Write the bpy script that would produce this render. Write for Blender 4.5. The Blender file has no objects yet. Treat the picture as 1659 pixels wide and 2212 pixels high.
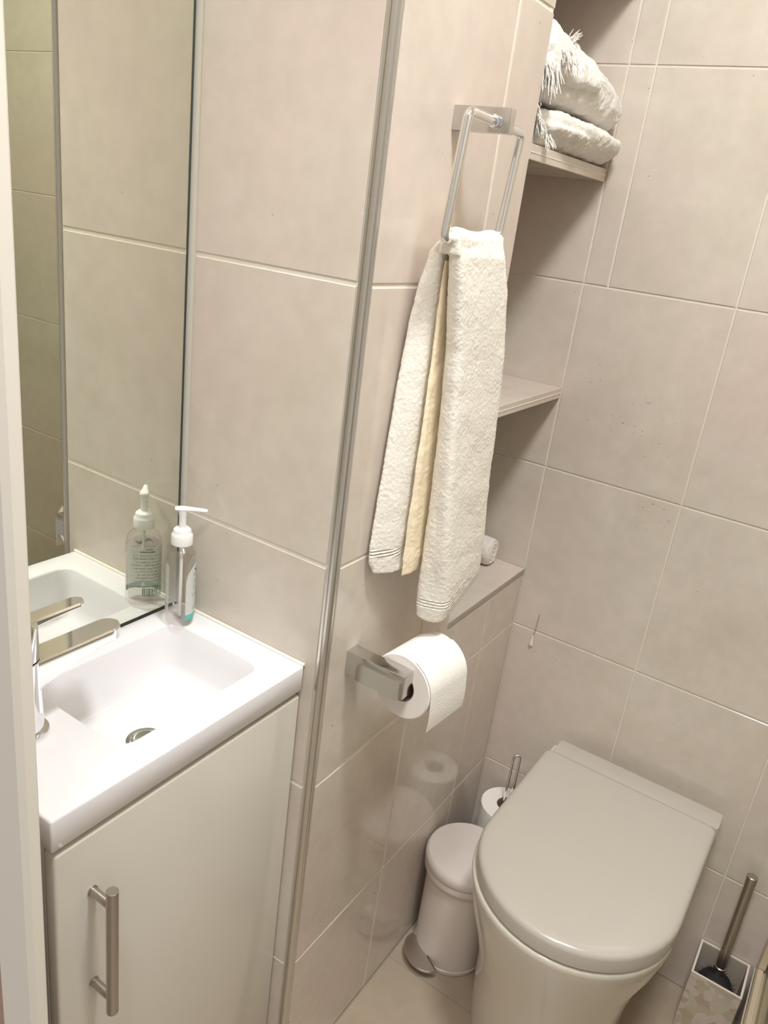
import bpy, bmesh, math, random
from mathutils import Vector, Matrix
random.seed(7)
scene = bpy.context.scene
COL = scene.collection
W_PX, H_PX = 1659, 2212

# ------------------------------------------------------------------ camera
YAW, PITCH, ROLL, F_PX = 0.5413, -0.3663, 0.1319, 1695.9
CAM = Vector((0.4788, -0.7001, 1.3620))
cy, sy, cp, sp = math.cos(YAW), math.sin(YAW), math.cos(PITCH), math.sin(PITCH)
Fv = Vector((-sy*cp, cy*cp, sp)); Rv = Vector((cy, sy, 0)); Uv = Rv.cross(Fv)
cr, sr = math.cos(ROLL), math.sin(ROLL)
R2 = Rv*cr + Uv*sr; U2 = Uv*cr - Rv*sr
cam_d = bpy.data.cameras.new('camera'); cam = bpy.data.objects.new('camera', cam_d); COL.objects.link(cam)
m = Matrix.Identity(4)
for i in range(3):
    m[i][0] = R2[i]; m[i][1] = U2[i]; m[i][2] = -Fv[i]; m[i][3] = CAM[i]
cam.matrix_world = m
cam_d.sensor_fit = 'HORIZONTAL'; cam_d.sensor_width = 36.0; cam_d.lens = F_PX/W_PX*36.0
cam_d.clip_start = 0.02
scene.camera = cam

# ------------------------------------------------------------------ world, light, exposure
world = bpy.data.worlds.new('world'); scene.world = world; world.use_nodes = True
bg = world.node_tree.nodes['Background']
bg.inputs['Color'].default_value = (1.0, 0.96, 0.91, 1); bg.inputs['Strength'].default_value = 0.50

def area_lamp(name, loc, size, power, color):
    d = bpy.data.lights.new(name, 'AREA'); d.shape = 'DISK'; d.size = size; d.energy = power; d.color = color
    o = bpy.data.objects.new(name, d); COL.objects.link(o); o.location = loc
    return o
LIGHT_XY = (0.51, -0.258); CEIL = 2.50
area_lamp('ceiling_lamp_light', (LIGHT_XY[0], LIGHT_XY[1], CEIL-0.035), 0.25, 20.5, (0.94, 0.975, 1.0))

scene.cycles.transparent_max_bounces = 24
PASS_XY = (0.32, -0.80)
area_lamp('passage_fill_light', (PASS_XY[0], PASS_XY[1], CEIL-0.035), 0.24, 12.5, (0.985, 0.985, 0.985))  # added lamp out of view, brightens the door frame and return wall
vs = scene.view_settings
vs.view_transform = 'Standard'; vs.look = 'None'; vs.gamma = 1.0; vs.exposure = 0.05; vs.use_curve_mapping = False

# ------------------------------------------------------------------ materials
def mat(name, color, rough=0.5, metal=0.0, **kw):
    mm = bpy.data.materials.new(name); mm.use_nodes = True
    b = mm.node_tree.nodes['Principled BSDF']
    b.inputs['Base Color'].default_value = (*color, 1)
    b.inputs['Roughness'].default_value = rough; b.inputs['Metallic'].default_value = metal
    for k, v in kw.items():
        b.inputs[k.replace('_', ' ')].default_value = v
    return mm
def nodes(mm):
    nt = mm.node_tree; return nt, nt.nodes, nt.links, nt.nodes['Principled BSDF']
def add_bump(mm, scale, strength, detail=3, dist=0.001, noise='ShaderNodeTexNoise'):
    nt, ns, ls, b = nodes(mm)
    tc = ns.new('ShaderNodeTexCoord'); n = ns.new(noise); n.inputs['Scale'].default_value = scale
    if 'Detail' in n.inputs: n.inputs['Detail'].default_value = detail
    bp = ns.new('ShaderNodeBump'); bp.inputs['Strength'].default_value = strength; bp.inputs['Distance'].default_value = dist
    ls.new(tc.outputs['Object'], n.inputs['Vector'])
    ls.new(n.outputs[0], bp.inputs['Height']); ls.new(bp.outputs[0], b.inputs['Normal'])
    return n, bp
def stone(name, c1, c2, c3, rough):
    mm = mat(name, c1, rough)
    nt, ns, ls, b = nodes(mm)
    tc = ns.new('ShaderNodeTexCoord')
    n1 = ns.new('ShaderNodeTexNoise'); n1.inputs['Scale'].default_value = 5.5; n1.inputs['Detail'].default_value = 5; n1.inputs['Roughness'].default_value = 0.6
    n2 = ns.new('ShaderNodeTexNoise'); n2.inputs['Scale'].default_value = 38; n2.inputs['Detail'].default_value = 4
    n3 = ns.new('ShaderNodeTexNoise'); n3.inputs['Scale'].default_value = 2.3; n3.inputs['Detail'].default_value = 2
    sp_ = ns.new('ShaderNodeTexNoise'); sp_.inputs['Scale'].default_value = 95; sp_.inputs['Detail'].default_value = 1
    off = ns.new('ShaderNodeVectorMath'); off.operation = 'ADD'; off.inputs[1].default_value = (7.3, 2.1, 4.4)
    for n in (n1, n2, sp_): ls.new(tc.outputs['Object'], n.inputs['Vector'])
    ls.new(tc.outputs['Object'], off.inputs[0]); ls.new(off.outputs[0], n3.inputs['Vector'])
    r1 = ns.new('ShaderNodeValToRGB'); r1.color_ramp.elements[0].position = 0.35; r1.color_ramp.elements[1].position = 0.68
    r1.color_ramp.elements[0].color = (*c2, 1); r1.color_ramp.elements[1].color = (*c1, 1)
    ls.new(n1.outputs[0], r1.inputs[0])
    mx = ns.new('ShaderNodeMixRGB'); mx.blend_type = 'MIX'; mx.inputs[2].default_value = (*c3, 1)
    r3 = ns.new('ShaderNodeValToRGB'); r3.color_ramp.elements[0].position = 0.42; r3.color_ramp.elements[1].position = 0.62
    ls.new(n3.outputs[0], r3.inputs[0]); ls.new(r3.outputs[0], mx.inputs[0]); ls.new(r1.outputs[0], mx.inputs[1])
    fine = ns.new('ShaderNodeMixRGB'); fine.blend_type = 'MULTIPLY'; fine.inputs[0].default_value = 0.16
    ls.new(mx.outputs[0], fine.inputs[1]); ls.new(n2.outputs[0], fine.inputs[2])
    rs = ns.new('ShaderNodeValToRGB'); rs.color_ramp.elements[0].position = 0.19; rs.color_ramp.elements[1].position = 0.215
    rs.color_ramp.elements[0].color = (0.62, 0.58, 0.55, 1); rs.color_ramp.elements[1].color = (1, 1, 1, 1)
    ls.new(sp_.outputs[0], rs.inputs[0])
    m3 = ns.new('ShaderNodeMixRGB'); m3.blend_type = 'MULTIPLY'; m3.inputs[0].default_value = 1.0
    ls.new(fine.outputs[0], m3.inputs[1]); ls.new(rs.outputs[0], m3.inputs[2])
    ls.new(m3.outputs[0], b.inputs['Base Color'])
    mr = ns.new('ShaderNodeMapRange'); mr.inputs['To Min'].default_value = rough*0.8; mr.inputs['To Max'].default_value = rough*1.3
    ls.new(n1.outputs[0], mr.inputs['Value']); ls.new(mr.outputs[0], b.inputs['Roughness'])
    bp = ns.new('ShaderNodeBump'); bp.inputs['Strength'].default_value = 0.05; bp.inputs['Distance'].default_value = 0.001
    ls.new(n2.outputs[0], bp.inputs['Height']); ls.new(bp.outputs[0], b.inputs['Normal'])
    return mm
M = {}
M['tile'] = stone('beige_stone_tile', (0.765, 0.690, 0.600), (0.670, 0.595, 0.500), (0.730, 0.615, 0.540), 0.10)
def marked(mm, spots):
    mk = mm.copy(); mk.name = 'beige_stone_tile_with_scuffs'
    nt = mk.node_tree; ns, ls = nt.nodes, nt.links; b = ns['Principled BSDF']
    src = b.inputs['Base Color'].links[0].from_socket
    g = ns.new('ShaderNodeNewGeometry'); acc = None
    n = ns.new('ShaderNodeTexNoise'); n.inputs['Scale'].default_value = 150; n.inputs['Detail'].default_value = 1
    sc_ = ns.new('ShaderNodeMapping'); sc_.inputs['Scale'].default_value = (0.6, 1, 1.3); sc_.inputs['Rotation'].default_value = (0, 0.5, 0)
    ls.new(g.outputs['Position'], sc_.inputs['Vector']); ls.new(sc_.outputs[0], n.inputs['Vector'])
    for (c, r) in spots:
        sub = ns.new('ShaderNodeVectorMath'); sub.operation = 'DISTANCE'; sub.inputs[1].default_value = c
        ls.new(g.outputs['Position'], sub.inputs[0])
        mr = ns.new('ShaderNodeMapRange'); mr.inputs['From Min'].default_value = r; mr.inputs['From Max'].default_value = r*0.3
        mr.inputs['To Min'].default_value = 0.0; mr.inputs['To Max'].default_value = 1.0
        ls.new(sub.outputs['Value'], mr.inputs['Value'])
        if acc is None: acc = mr.outputs[0]
        else:
            mx = ns.new('ShaderNodeMath'); mx.operation = 'MAXIMUM'; ls.new(acc, mx.inputs[0]); ls.new(mr.outputs[0], mx.inputs[1]); acc = mx.outputs[0]
    th = ns.new('ShaderNodeMapRange'); th.inputs['From Min'].default_value = 0.695; th.inputs['From Max'].default_value = 0.73
    ls.new(n.outputs[0], th.inputs['Value'])
    ml = ns.new('ShaderNodeMath'); ml.operation = 'MULTIPLY'; ls.new(acc, ml.inputs[0]); ls.new(th.outputs[0], ml.inputs[1])
    mix = ns.new('ShaderNodeMixRGB'); mix.inputs[2].default_value = (0.40, 0.33, 0.30, 1)
    ls.new(ml.outputs[0], mix.inputs[0]); ls.new(src, mix.inputs[1]); ls.new(mix.outputs[0], b.inputs['Base Color'])
    return mk
M['tile_back'] = marked(M['tile'], [((0.150, 0.652, 1.065), 0.075), ((0.205, 0.652, 0.925), 0.05), ((0.055, 0.652, 1.14), 0.03), ((0.055, 0.652, 1.05), 0.025)])
M['floor_tile'] = stone('floor_stone_tile', (0.52, 0.43, 0.325), (0.46, 0.37, 0.275), (0.49, 0.39, 0.29), 0.33)
M['grout'] = mat('cream_grout', (0.88, 0.82, 0.72), 0.8)
M['grout_soft'] = mat('soft_beige_grout', (0.76, 0.695, 0.60), 0.8)
M['tile_edge'] = mat('cut_tile_edge', (0.42, 0.36, 0.30), 0.5)
M['floor_grout'] = mat('brown_grout', (0.40, 0.33, 0.25), 0.85)
M['paint'] = mat('white_ceiling_paint', (0.86, 0.84, 0.80), 0.7)
M['cream_paint'] = mat('cream_wall_paint', (0.72, 0.66, 0.58), 0.7)
M['pink_paint'] = mat('dusky_pink_paint', (0.42, 0.27, 0.21), 0.7)
M['jamb'] = mat('satin_white_paint', (0.80, 0.75, 0.66), 0.45)
M['ceramic'] = mat('white_ceramic', (0.70, 0.65, 0.56), 0.12, Coat_Weight=0.4, Coat_Roughness=0.05)
M['basin'] = mat('white_cast_basin', (0.85, 0.825, 0.835), 0.16, Coat_Weight=0.25)
M['seat'] = mat('white_toilet_seat_plastic', (0.53, 0.485, 0.425), 0.2)
M['cab'] = mat('gloss_white_lacquer', (0.70, 0.66, 0.58), 0.16, Coat_Weight=0.3)
M['bin'] = mat('white_enamel', (0.72, 0.645, 0.59), 0.25)
M['chrome'] = mat('polished_chrome', (0.86, 0.86, 0.87), 0.06, 1.0)
M['satin_chrome'] = mat('satin_chrome', (0.64, 0.63, 0.61), 0.2, 1.0)
M['steel'] = mat('brushed_steel', (0.50, 0.46, 0.42), 0.33, 1.0)
M['steel_bright'] = mat('polished_steel', (0.62, 0.58, 0.54), 0.15, 1.0)
M['trim'] = mat('silver_tile_trim', (0.66, 0.63, 0.585), 0.30, 1.0)
M['dark_groove'] = mat('dark_groove', (0.20, 0.17, 0.14), 0.7)
M['mirror'] = mat('mirror_glass', (0.80, 0.815, 0.735), 0.0, 1.0)
M['mirror_edge'] = mat('mirror_dark_edge', (0.035, 0.045, 0.035), 0.4)
M['towel'] = mat('cream_terry', (0.87, 0.82, 0.73), 0.95, Sheen_Weight=0.1)
add_bump(M['towel'], 520, 0.5, 2, 0.0010)
def hem_stripes(mm):
    nt, ns, ls, b = nodes(mm)
    g = ns.new('ShaderNodeNewGeometry'); sp3 = ns.new('ShaderNodeSeparateXYZ'); ls.new(g.outputs['Position'], sp3.inputs[0])
    def mth(op, a, c=None, d=None):
        n = ns.new('ShaderNodeMath'); n.operation = op
        for i, q in enumerate((a, c, d)):
            if q is None: continue
            if isinstance(q, (int, float)): n.inputs[i].default_value = q
            else: ls.new(q, n.inputs[i])
        return n.outputs[0]
    zf = mth('SUBTRACT', sp3.outputs[2], mth('MULTIPLY', mth('SUBTRACT', sp3.outputs[1], 0.14), 0.20))
    front = mth('GREATER_THAN', sp3.outputs[0], 0.044)
    def band(z, lo, hi): return mth('MULTIPLY', mth('GREATER_THAN', z, lo), mth('LESS_THAN', z, hi))
    mask = mth('ADD', mth('MULTIPLY', front, band(zf, 0.886, 0.900)), mth('MULTIPLY', mth('SUBTRACT', 1.0, front), band(sp3.outputs[2], 0.955, 0.967)))
    wave = mth('MULTIPLY', mth('SINE', mth('MULTIPLY', zf, 1400.0)), mask)
    old = b.inputs['Normal'].links[0].from_node
    bp = ns.new('ShaderNodeBump'); bp.inputs['Strength'].default_value = 0.7; bp.inputs['Distance'].default_value = 0.0012
    ls.new(wave, bp.inputs['Height']); ls.new(old.outputs[0], bp.inputs['Normal']); ls.new(bp.outputs[0], b.inputs['Normal'])
hem_stripes(M['towel'])
M['towel_in'] = mat('cream_terry_warm_bounce', (0.93, 0.80, 0.58), 0.95)  # warm light bounced between the towel flaps, put into the colour
M['towel_white'] = mat('off_white_terry', (0.78, 0.735, 0.68), 0.95, Sheen_Weight=0.15)
add_bump(M['towel_white'], 420, 0.4, 3, 0.0010)
M['paper'] = mat('white_tissue_paper', (0.92, 0.885, 0.83), 0.9)
add_bump(M['paper'], 330, 0.4, 1, 0.0008, 'ShaderNodeTexVoronoi')
M['paper_end'] = mat('tissue_roll_side', (0.88, 0.82, 0.76), 0.95)
M['card'] = mat('brown_card_tube', (0.30, 0.22, 0.16), 0.9)
M['bristle'] = mat('black_bristle', (0.012, 0.013, 0.014), 0.6)
M['rim'] = mat('white_rim', (0.78, 0.70, 0.60), 0.4)
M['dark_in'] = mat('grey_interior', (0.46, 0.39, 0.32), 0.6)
M['black'] = mat('black_rubber', (0.02, 0.02, 0.02), 0.5)
M['pump'] = mat('translucent_white_plastic', (0.90, 0.88, 0.85), 0.35, Subsurface_Weight=0.2, Subsurface_Radius=(0.01, 0.01, 0.01))
M['label'] = mat('white_label', (0.85, 0.87, 0.84), 0.4)
def translucent(mm, amount):
    nt, ns, ls, b = nodes(mm); out = [n for n in ns if n.type == 'OUTPUT_MATERIAL'][0]
    t_ = ns.new('ShaderNodeBsdfTranslucent'); t_.inputs[0].default_value = b.inputs['Base Color'].default_value
    mx = ns.new('ShaderNodeMixShader'); mx.inputs[0].default_value = amount
    ls.new(b.outputs[0], mx.inputs[1]); ls.new(t_.outputs[0], mx.inputs[2]); ls.new(mx.outputs[0], out.inputs[0])
translucent(M['label'], 0.45)
M['teal'] = mat('teal_print', (0.10, 0.50, 0.43), 0.4)
M['teal_pale'] = mat('pale_teal_print', (0.30, 0.55, 0.49), 0.4)
M['ink'] = mat('dark_grey_print', (0.06, 0.05, 0.05), 0.5)
M['ink_pale'] = mat('grey_print', (0.28, 0.28, 0.27), 0.5)
M['pearl'] = mat('pearly_shell_mosaic', (0.62, 0.53, 0.44), 0.25)
def pearl():
    nt, ns, ls, b = nodes(M['pearl'])
    tc = ns.new('ShaderNodeTexCoord'); v = ns.new('ShaderNodeTexVoronoi'); v.inputs['Scale'].default_value = 70
    ls.new(tc.outputs['Object'], v.inputs['Vector'])
    r = ns.new('ShaderNodeValToRGB'); e = r.color_ramp.elements
    e[0].position = 0.1; e[0].color = (0.48, 0.39, 0.29, 1); e[1].position = 0.9; e[1].color = (0.64, 0.55, 0.48, 1)
    x = e.new(0.5); x.color = (0.55, 0.50, 0.38, 1)
    s = ns.new('ShaderNodeSeparateColor'); ls.new(v.outputs['Color'], s.inputs[0]); ls.new(s.outputs[0], r.inputs[0])
    ls.new(r.outputs[0], b.inputs['Base Color'])
pearl()
def glassy(name, tint, ior=1.45, rough=0.0, trans=1.0):
    mm = mat(name, tint, rough); b = mm.node_tree.nodes['Principled BSDF']
    b.inputs['Transmission Weight'].default_value = trans; b.inputs['IOR'].default_value = ior
    return mm
def thin_glass(name, tint, refl=0.08):
    mm = bpy.data.materials.new(name); mm.use_nodes = True; nt = mm.node_tree; nt.nodes.clear(); ls = nt.links
    o = nt.nodes.new('ShaderNodeOutputMaterial'); t = nt.nodes.new('ShaderNodeBsdfTransparent'); g = nt.nodes.new('ShaderNodeBsdfGlossy')
    t.inputs[0].default_value = (*tint, 1); g.inputs['Roughness'].default_value = 0.03
    lw = nt.nodes.new('ShaderNodeLayerWeight'); lw.inputs['Blend'].default_value = 0.5
    pw = nt.nodes.new('ShaderNodeMath'); pw.operation = 'POWER'; pw.inputs[1].default_value = 4.0
    mth = nt.nodes.new('ShaderNodeMath'); mth.operation = 'MULTIPLY_ADD'; mth.inputs[1].default_value = 0.6 if refl > 0 else 0.0; mth.inputs[2].default_value = refl*0.4
    ls.new(lw.outputs['Facing'], pw.inputs[0])
    mx = nt.nodes.new('ShaderNodeMixShader')
    ls.new(pw.outputs[0], mth.inputs[0]); ls.new(mth.outputs[0], mx.inputs[0]); ls.new(t.outputs[0], mx.inputs[1]); ls.new(g.outputs[0], mx.inputs[2])
    ls.new(mx.outputs[0], o.inputs[0])
    return mm
M['shower_glass'] = thin_glass('green_tinted_shower_glass', (0.875, 0.89, 0.835))
M['bottle'] = thin_glass('clear_bottle_plastic', (0.975, 0.965, 0.96), 0.10)
M['liquid'] = thin_glass('clear_liquid_soap', (0.985, 0.972, 0.97), 0.0)
def emit(name, c, s):
    mm = bpy.data.materials.new(name); mm.use_nodes = True; b = mm.node_tree.nodes['Principled BSDF']
    b.inputs['Base Color'].default_value = (*c, 1); b.inputs['Emission Color'].default_value = (*c, 1); b.inputs['Emission Strength'].default_value = s
    return mm
M['lamp'] = emit('lit_diffuser', (1, 0.95, 0.88), 6.0)

# ------------------------------------------------------------------ mesh helpers
def sync(*_): pass
def obj(name, bm, mats, parent=None, smooth=True, base=None, angle=35):
    """link a bmesh whose vertices are in world space as one object; its origin is moved to its base"""
    if not isinstance(mats, (list, tuple)): mats = [mats]
    bmesh.ops.remove_doubles(bm, verts=bm.verts, dist=1e-6)
    bmesh.ops.recalc_face_normals(bm, faces=bm.faces)
    if base is None:
        if parent is not None: base = parent['_base'] if '_base' in parent else (0, 0, 0)
        else:
            xs = [v.co for v in bm.verts]
            base = ((min(v.x for v in xs)+max(v.x for v in xs))/2, (min(v.y for v in xs)+max(v.y for v in xs))/2, min(v.z for v in xs))
    base = Vector(base)
    bmesh.ops.translate(bm, verts=bm.verts, vec=-base)
    me = bpy.data.meshes.new(name); bm.to_mesh(me); bm.free()
    for mm in mats: me.materials.append(mm)
    o = bpy.data.objects.new(name, me); COL.objects.link(o)
    pb = Vector(parent['_base']) if parent is not None else Vector((0, 0, 0))
    o['_base'] = tuple(base)
    if parent is not None:
        o.parent = parent
    o.location = base - pb
    if smooth:
        me.polygons.foreach_set('use_smooth', [True]*len(me.polygons))
        me.set_sharp_from_angle(angle=math.radians(angle))
    return o
def tag(o, label=None, cat=None, group=None, kind=None):
    if label: o['label'] = label
    if cat: o['category'] = cat
    if group: o['group'] = group
    if kind: o['kind'] = kind
    return o
def thing(name, loc, label, cat, group=None):
    o = bpy.data.objects.new(name, None); COL.objects.link(o); o.location = loc; o['_base'] = tuple(loc)
    o.empty_display_size = 0.03
    return tag(o, label, cat, group)
def new(): return bmesh.new()
def bevel_box(bm, x0, x1, y0, y1, z0, z1, b=0.0, seg=2, mi=0):
    r = bmesh.ops.create_cube(bm, size=1.0); vs_ = r['verts']
    for v in vs_:
        v.co = Vector((x0 if v.co.x < 0 else x1, y0 if v.co.y < 0 else y1, z0 if v.co.z < 0 else z1))
    fs = set(f for v in vs_ for f in v.link_faces)
    for f in fs: f.material_index = mi
    if b > 0:
        es = list(set(e for v in vs_ for e in v.link_edges))
        res = bmesh.ops.bevel(bm, geom=es, offset=b, segments=seg, affect='EDGES', profile=0.5)
        for f in res['faces']: f.material_index = mi
    return vs_
def box(x0, x1, y0, y1, z0, z1, b=0.0, seg=2, mi=0, bm=None):
    bm = bm or new(); bevel_box(bm, x0, x1, y0, y1, z0, z1, b, seg, mi); return bm
def loft(bm, loops, closed=True, cap0=True, cap1=True, mi=0):
    """loops of equal length; successive loops are bridged with quads"""
    L = [[bm.verts.new(Vector(p)) for p in lp] for lp in loops]
    n = len(L[0])
    for a, b in zip(L, L[1:]):
        for i in range(n if closed else n-1):
            j = (i+1) % n
            f = bm.faces.new((a[i], a[j], b[j], b[i])); f.material_index = mi
    if cap0: bm.faces.new(list(reversed(L[0]))).material_index = mi
    if cap1: bm.faces.new(L[-1]).material_index = mi
    return L
def ring(c, ax, bx, n=32, r=1.0, r2=None):
    r2 = r if r2 is None else r2
    return [Vector(c)+Vector(ax)*(r*math.cos(2*math.pi*i/n))+Vector(bx)*(r2*math.sin(2*math.pi*i/n)) for i in range(n)]
def frame(d):
    d = Vector(d).normalized(); t = Vector((0, 0, 1)) if abs(d.z) < 0.9 else Vector((1, 0, 0))
    a = d.cross(t).normalized(); return a, d.cross(a).normalized()
def lathe(bm, c, prof, n=40, axis=(0, 0, 1), cap=True, mi=0, sx=1.0, sy=1.0, rot=0.0):
    """prof: (radius, height) pairs about axis through c"""
    d = Vector(axis).normalized()
    if abs(d.z) > 0.99: a, b = Vector((math.cos(rot), math.sin(rot), 0)), Vector((-math.sin(rot), math.cos(rot), 0))
    else: a, b = frame(d)
    lo = [ring(Vector(c)+d*h, a, b, n, r*sx, r*sy) for r, h in prof]
    return loft(bm, lo, True, cap, cap, mi)
def tube(bm, pts, r, n=16, closed=False, mi=0):
    pts = [Vector(p) for p in pts]; N = len(pts); loops = []; up = None
    for i, p in enumerate(pts):
        a = pts[(i-1) % N] if (closed or i > 0) else p; b = pts[(i+1) % N] if (closed or i < N-1) else p
        t = (b-a).normalized()
        if up is None: up, _ = frame(t)
        up = (up - t*up.dot(t)).normalized(); s = t.cross(up)
        rr = r[i] if isinstance(r, (list, tuple)) else r
        loops.append([p+up*(rr*math.cos(2*math.pi*k/n))+s*(rr*math.sin(2*math.pi*k/n)) for k in range(n)])
    if closed:
        loops.append(loops[0]); loft(bm, loops, True, False, False, mi)
    else: loft(bm, loops, True, True, True, mi)
def fillet(pts, r, n=6, closed=False):
    """round the corners of a polyline"""
    pts = [Vector(p) for p in pts]; N = len(pts); out = []
    for i, p in enumerate(pts):
        if not closed and i in (0, N-1): out.append(p); continue
        a, b = pts[(i-1) % N], pts[(i+1) % N]
        rr = r[i] if isinstance(r, (list, tuple)) else r
        ra = min(rr, (a-p).length*0.49); rb = min(rr, (b-p).length*0.49)
        s = p+(a-p).normalized()*ra; e = p+(b-p).normalized()*rb
        for k in range(n+1):
            t = k/n; out.append(s*(1-t)**2+p*2*t*(1-t)+e*t*t)
    return out
def poly(pts, z, r=0.004, n=5):
    return fillet([(x, y, z) for x, y in pts], r, n, True)
def rrect(x0, x1, y0, y1, z, r, n=8):
    return poly([(x0, y0), (x1, y0), (x1, y1), (x0, y1)], z, r, n)
def prism(bm, outline, axis_vec, mi=0):
    a = [Vector(p) for p in outline]; b = [p+Vector(axis_vec) for p in a]
    loft(bm, [a, b], mi=mi)

# ------------------------------------------------------------------ room dimensions
XM, YC, YE, ZL, T = -0.258, 0.6518, 0.3457, 0.7452, 0.33
H0 = 1.2847
ROWS = [H0-4*T, H0-3*T, H0-2*T, H0-T, H0, H0+T, H0+2*T, H0+3*T]
XR, YF = 1.22, -0.45           # right wall of the shower, plane of the doorway wall

def tiled(name, o, u, v, cells, gap=0.0042, extra_back=0.02, tile='tile', grout='grout', ext=None):
    """a wall of separate bevelled tiles over a grout bed; o origin, u/v unit axes, normal u x v points into the room"""
    o, u, v = Vector(o), Vector(u), Vector(v); n = u.cross(v)
    bm = new()
    def P(a, b, c): return o+u*a+v*b+n*c
    for cell in cells:
        (u0, u1, v0, v1) = cell[:4]; sd = cell[4] if len(cell) > 4 else (1, 1, 1, 1)
        g = gap/2; c = 0.0007
        if u1-u0 < 0.006 or v1-v0 < 0.006: continue
        a0, a1, b0, b1 = u0+g*sd[0], u1-g*sd[1], v0+g*sd[2], v1-g*sd[3]
        lo = [P(a0, b0, -0.003), P(a1, b0, -0.003), P(a1, b1, -0.003), P(a0, b1, -0.003)]
        mi_ = [P(a0, b0, -c), P(a1, b0, -c), P(a1, b1, -c), P(a0, b1, -c)]
        hi = [P(a0+c, b0+c, 0), P(a1-c, b0+c, 0), P(a1-c, b1-c, 0), P(a0+c, b1-c, 0)]
        loft(bm, [lo, mi_, hi], cap0=False, mi=0)
    if ext is None: ext = (min(c[0] for c in cells), max(c[1] for c in cells), min(c[2] for c in cells), max(c[3] for c in cells))
    q = [P(ext[0], ext[2], -0.0016), P(ext[1], ext[2], -0.0016), P(ext[1], ext[3], -0.0016), P(ext[0], ext[3], -0.0016)]
    qb = [P(ext[0], ext[2], -extra_back), P(ext[1], ext[2], -extra_back), P(ext[1], ext[3], -extra_back), P(ext[0], ext[3], -extra_back)]
    loft(bm, [qb, q], mi=1)
    ob = obj(name, bm, [M[tile], M[grout]], smooth=False)
    ob['kind'] = 'structure'
    return ob
def cells(us, vs_, top=None):
    return [(a, b, max(c, vs_[0]), min(d, top or 9)) for a, b in zip(us, us[1:]) for c, d in zip(vs_, vs_[1:])]
RZ = [0.0]+[z for z in ROWS if z > 0.01]+[CEIL]

# wall with the mirror (faces +x)
tiled('wall_left', (XM-0.012, -0.44, 0), (0, 1, 0), (0, 0, 1), cells([0, 0.19, 0.44], RZ))
# return wall beside the basin (faces -y)
tiled('wall_return', (XM-0.012, 0, 0), (1, 0, 0), (0, 0, 1), [(0.0172, -XM+0.012-0.010, a, b) for a, b in zip(RZ, RZ[1:])], gap=0.0054, ext=(0, -XM+0.012-0.010, 0, CEIL))
# boxed-in casing with the towel ring and roll holder (faces +x)
c_ = []
for a, b in zip(RZ, RZ[1:]):
    c_ += [(0.0105, 0.25, a, b)]
    if a > 0.6: c_ += [(0.25, YE, a, b, (1, 0, 1, 1))]
o_ = tiled('wall_casing', (0, 0, 0), (0, 1, 0), (0, 0, 1), c_, gap=0.0050, ext=(0.0105, YE, 0, CEIL), extra_back=0.06)
# low part of the casing under the ledge
ZLE = ZL-0.0125
c_ = []
for a, b in zip([z for z in RZ if z < 0.7], [z for z in RZ if z < 0.7][1:]+[ZLE]):
    c_ += [(0.25, 0.506, a, b) if a < 0.6 else (YE, 0.506, a, b, (0, 1, 1, 1)), (0.506, YC, a, b)]
tiled('wall_casing_low', (0, 0, 0), (0, 1, 0), (0, 0, 1), c_, gap=0.0030, ext=(YE, YC, 0, ZLE), extra_back=0.10)
# end face of the tall casing inside the niche (faces +y)
tiled('wall_niche_side', (0, YE, 0), (-1, 0, 0), (0, 0, 1), [(0.001, 0.26, a, b) for a, b in zip([ZL]+ROWS[3:], ROWS[3:]+[CEIL])], extra_back=0.01)
tiled('wall_niche_back', (XM-0.004, YE, 0), (0, 1, 0), (0, 0, 1), [(0, YC-YE, a, b) for a, b in zip([ZL]+ROWS[3:], ROWS[3:]+[CEIL])], extra_back=0.01)
# ledge slab
bm = new(); bevel_box(bm, XM-0.01, 0.0015, YE, YC-0.001, ZLE+0.002, ZL, 0.0012, 2, 0)
for f in bm.faces:
    if f.calc_center_median().x > 0.0005: f.material_index = 2
bevel_box(bm, XM-0.01, -0.002, YE, YC-0.001, ZLE-0.002, ZLE+0.002, 0, 1, 1)
tag(obj('trim_ledge', bm, [M['tile'], M['grout'], M['tile_edge']], smooth=False), kind='structure')
# back wall behind the toilet (faces -y)
c_ = []
us = [0, -XM+0.012, 0.25-XM+0.012, 0.5-XM+0.012, 0.75-XM+0.012, XR-XM+0.012]
for a, b in zip(RZ, RZ[1:]):
    uu = list(us)
    if a >= H0-0.01 and b <= H0+2*T+0.01: uu = us[:2]+[us[1]+0.043]+us[2:]
    c_ += [(p, q, a, b) for p, q in zip(uu, uu[1:])]
tiled('wall_back', (XM-0.012, YC, 0), (1, 0, 0), (0, 0, 1), c_, gap=0.0034, tile='tile_back', grout='grout_soft')
# far wall of the shower (faces -x)
tiled('wall_right', (XR, YC, 0), (0, -1, 0), (0, 0, 1), cells([0, 0.25, 0.5, 0.75, 1.1], RZ))
# floor
fc = []
for a in (-0.33, 0.0, 0.33, 0.66, 0.99):
    for b in (-1.65, -1.32, -0.99, -0.66, -0.33, 0.005, 0.335, 0.665):
        fc.append((max(a, XM-0.02), min(a+0.33, XR), b, min(b+0.33, YC+0.01)))
fl = tiled('floor', (0.0, 0.0, 0.0), (1, 0, 0), (0, 1, 0), fc, gap=0.003, tile='floor_tile', grout='floor_grout')
# ceiling
tag(obj('ceiling', box(XM-0.05, XR+0.05, -1.65, YC+0.03, CEIL, CEIL+0.03), M['paint'], smooth=False), kind='structure')
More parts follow.
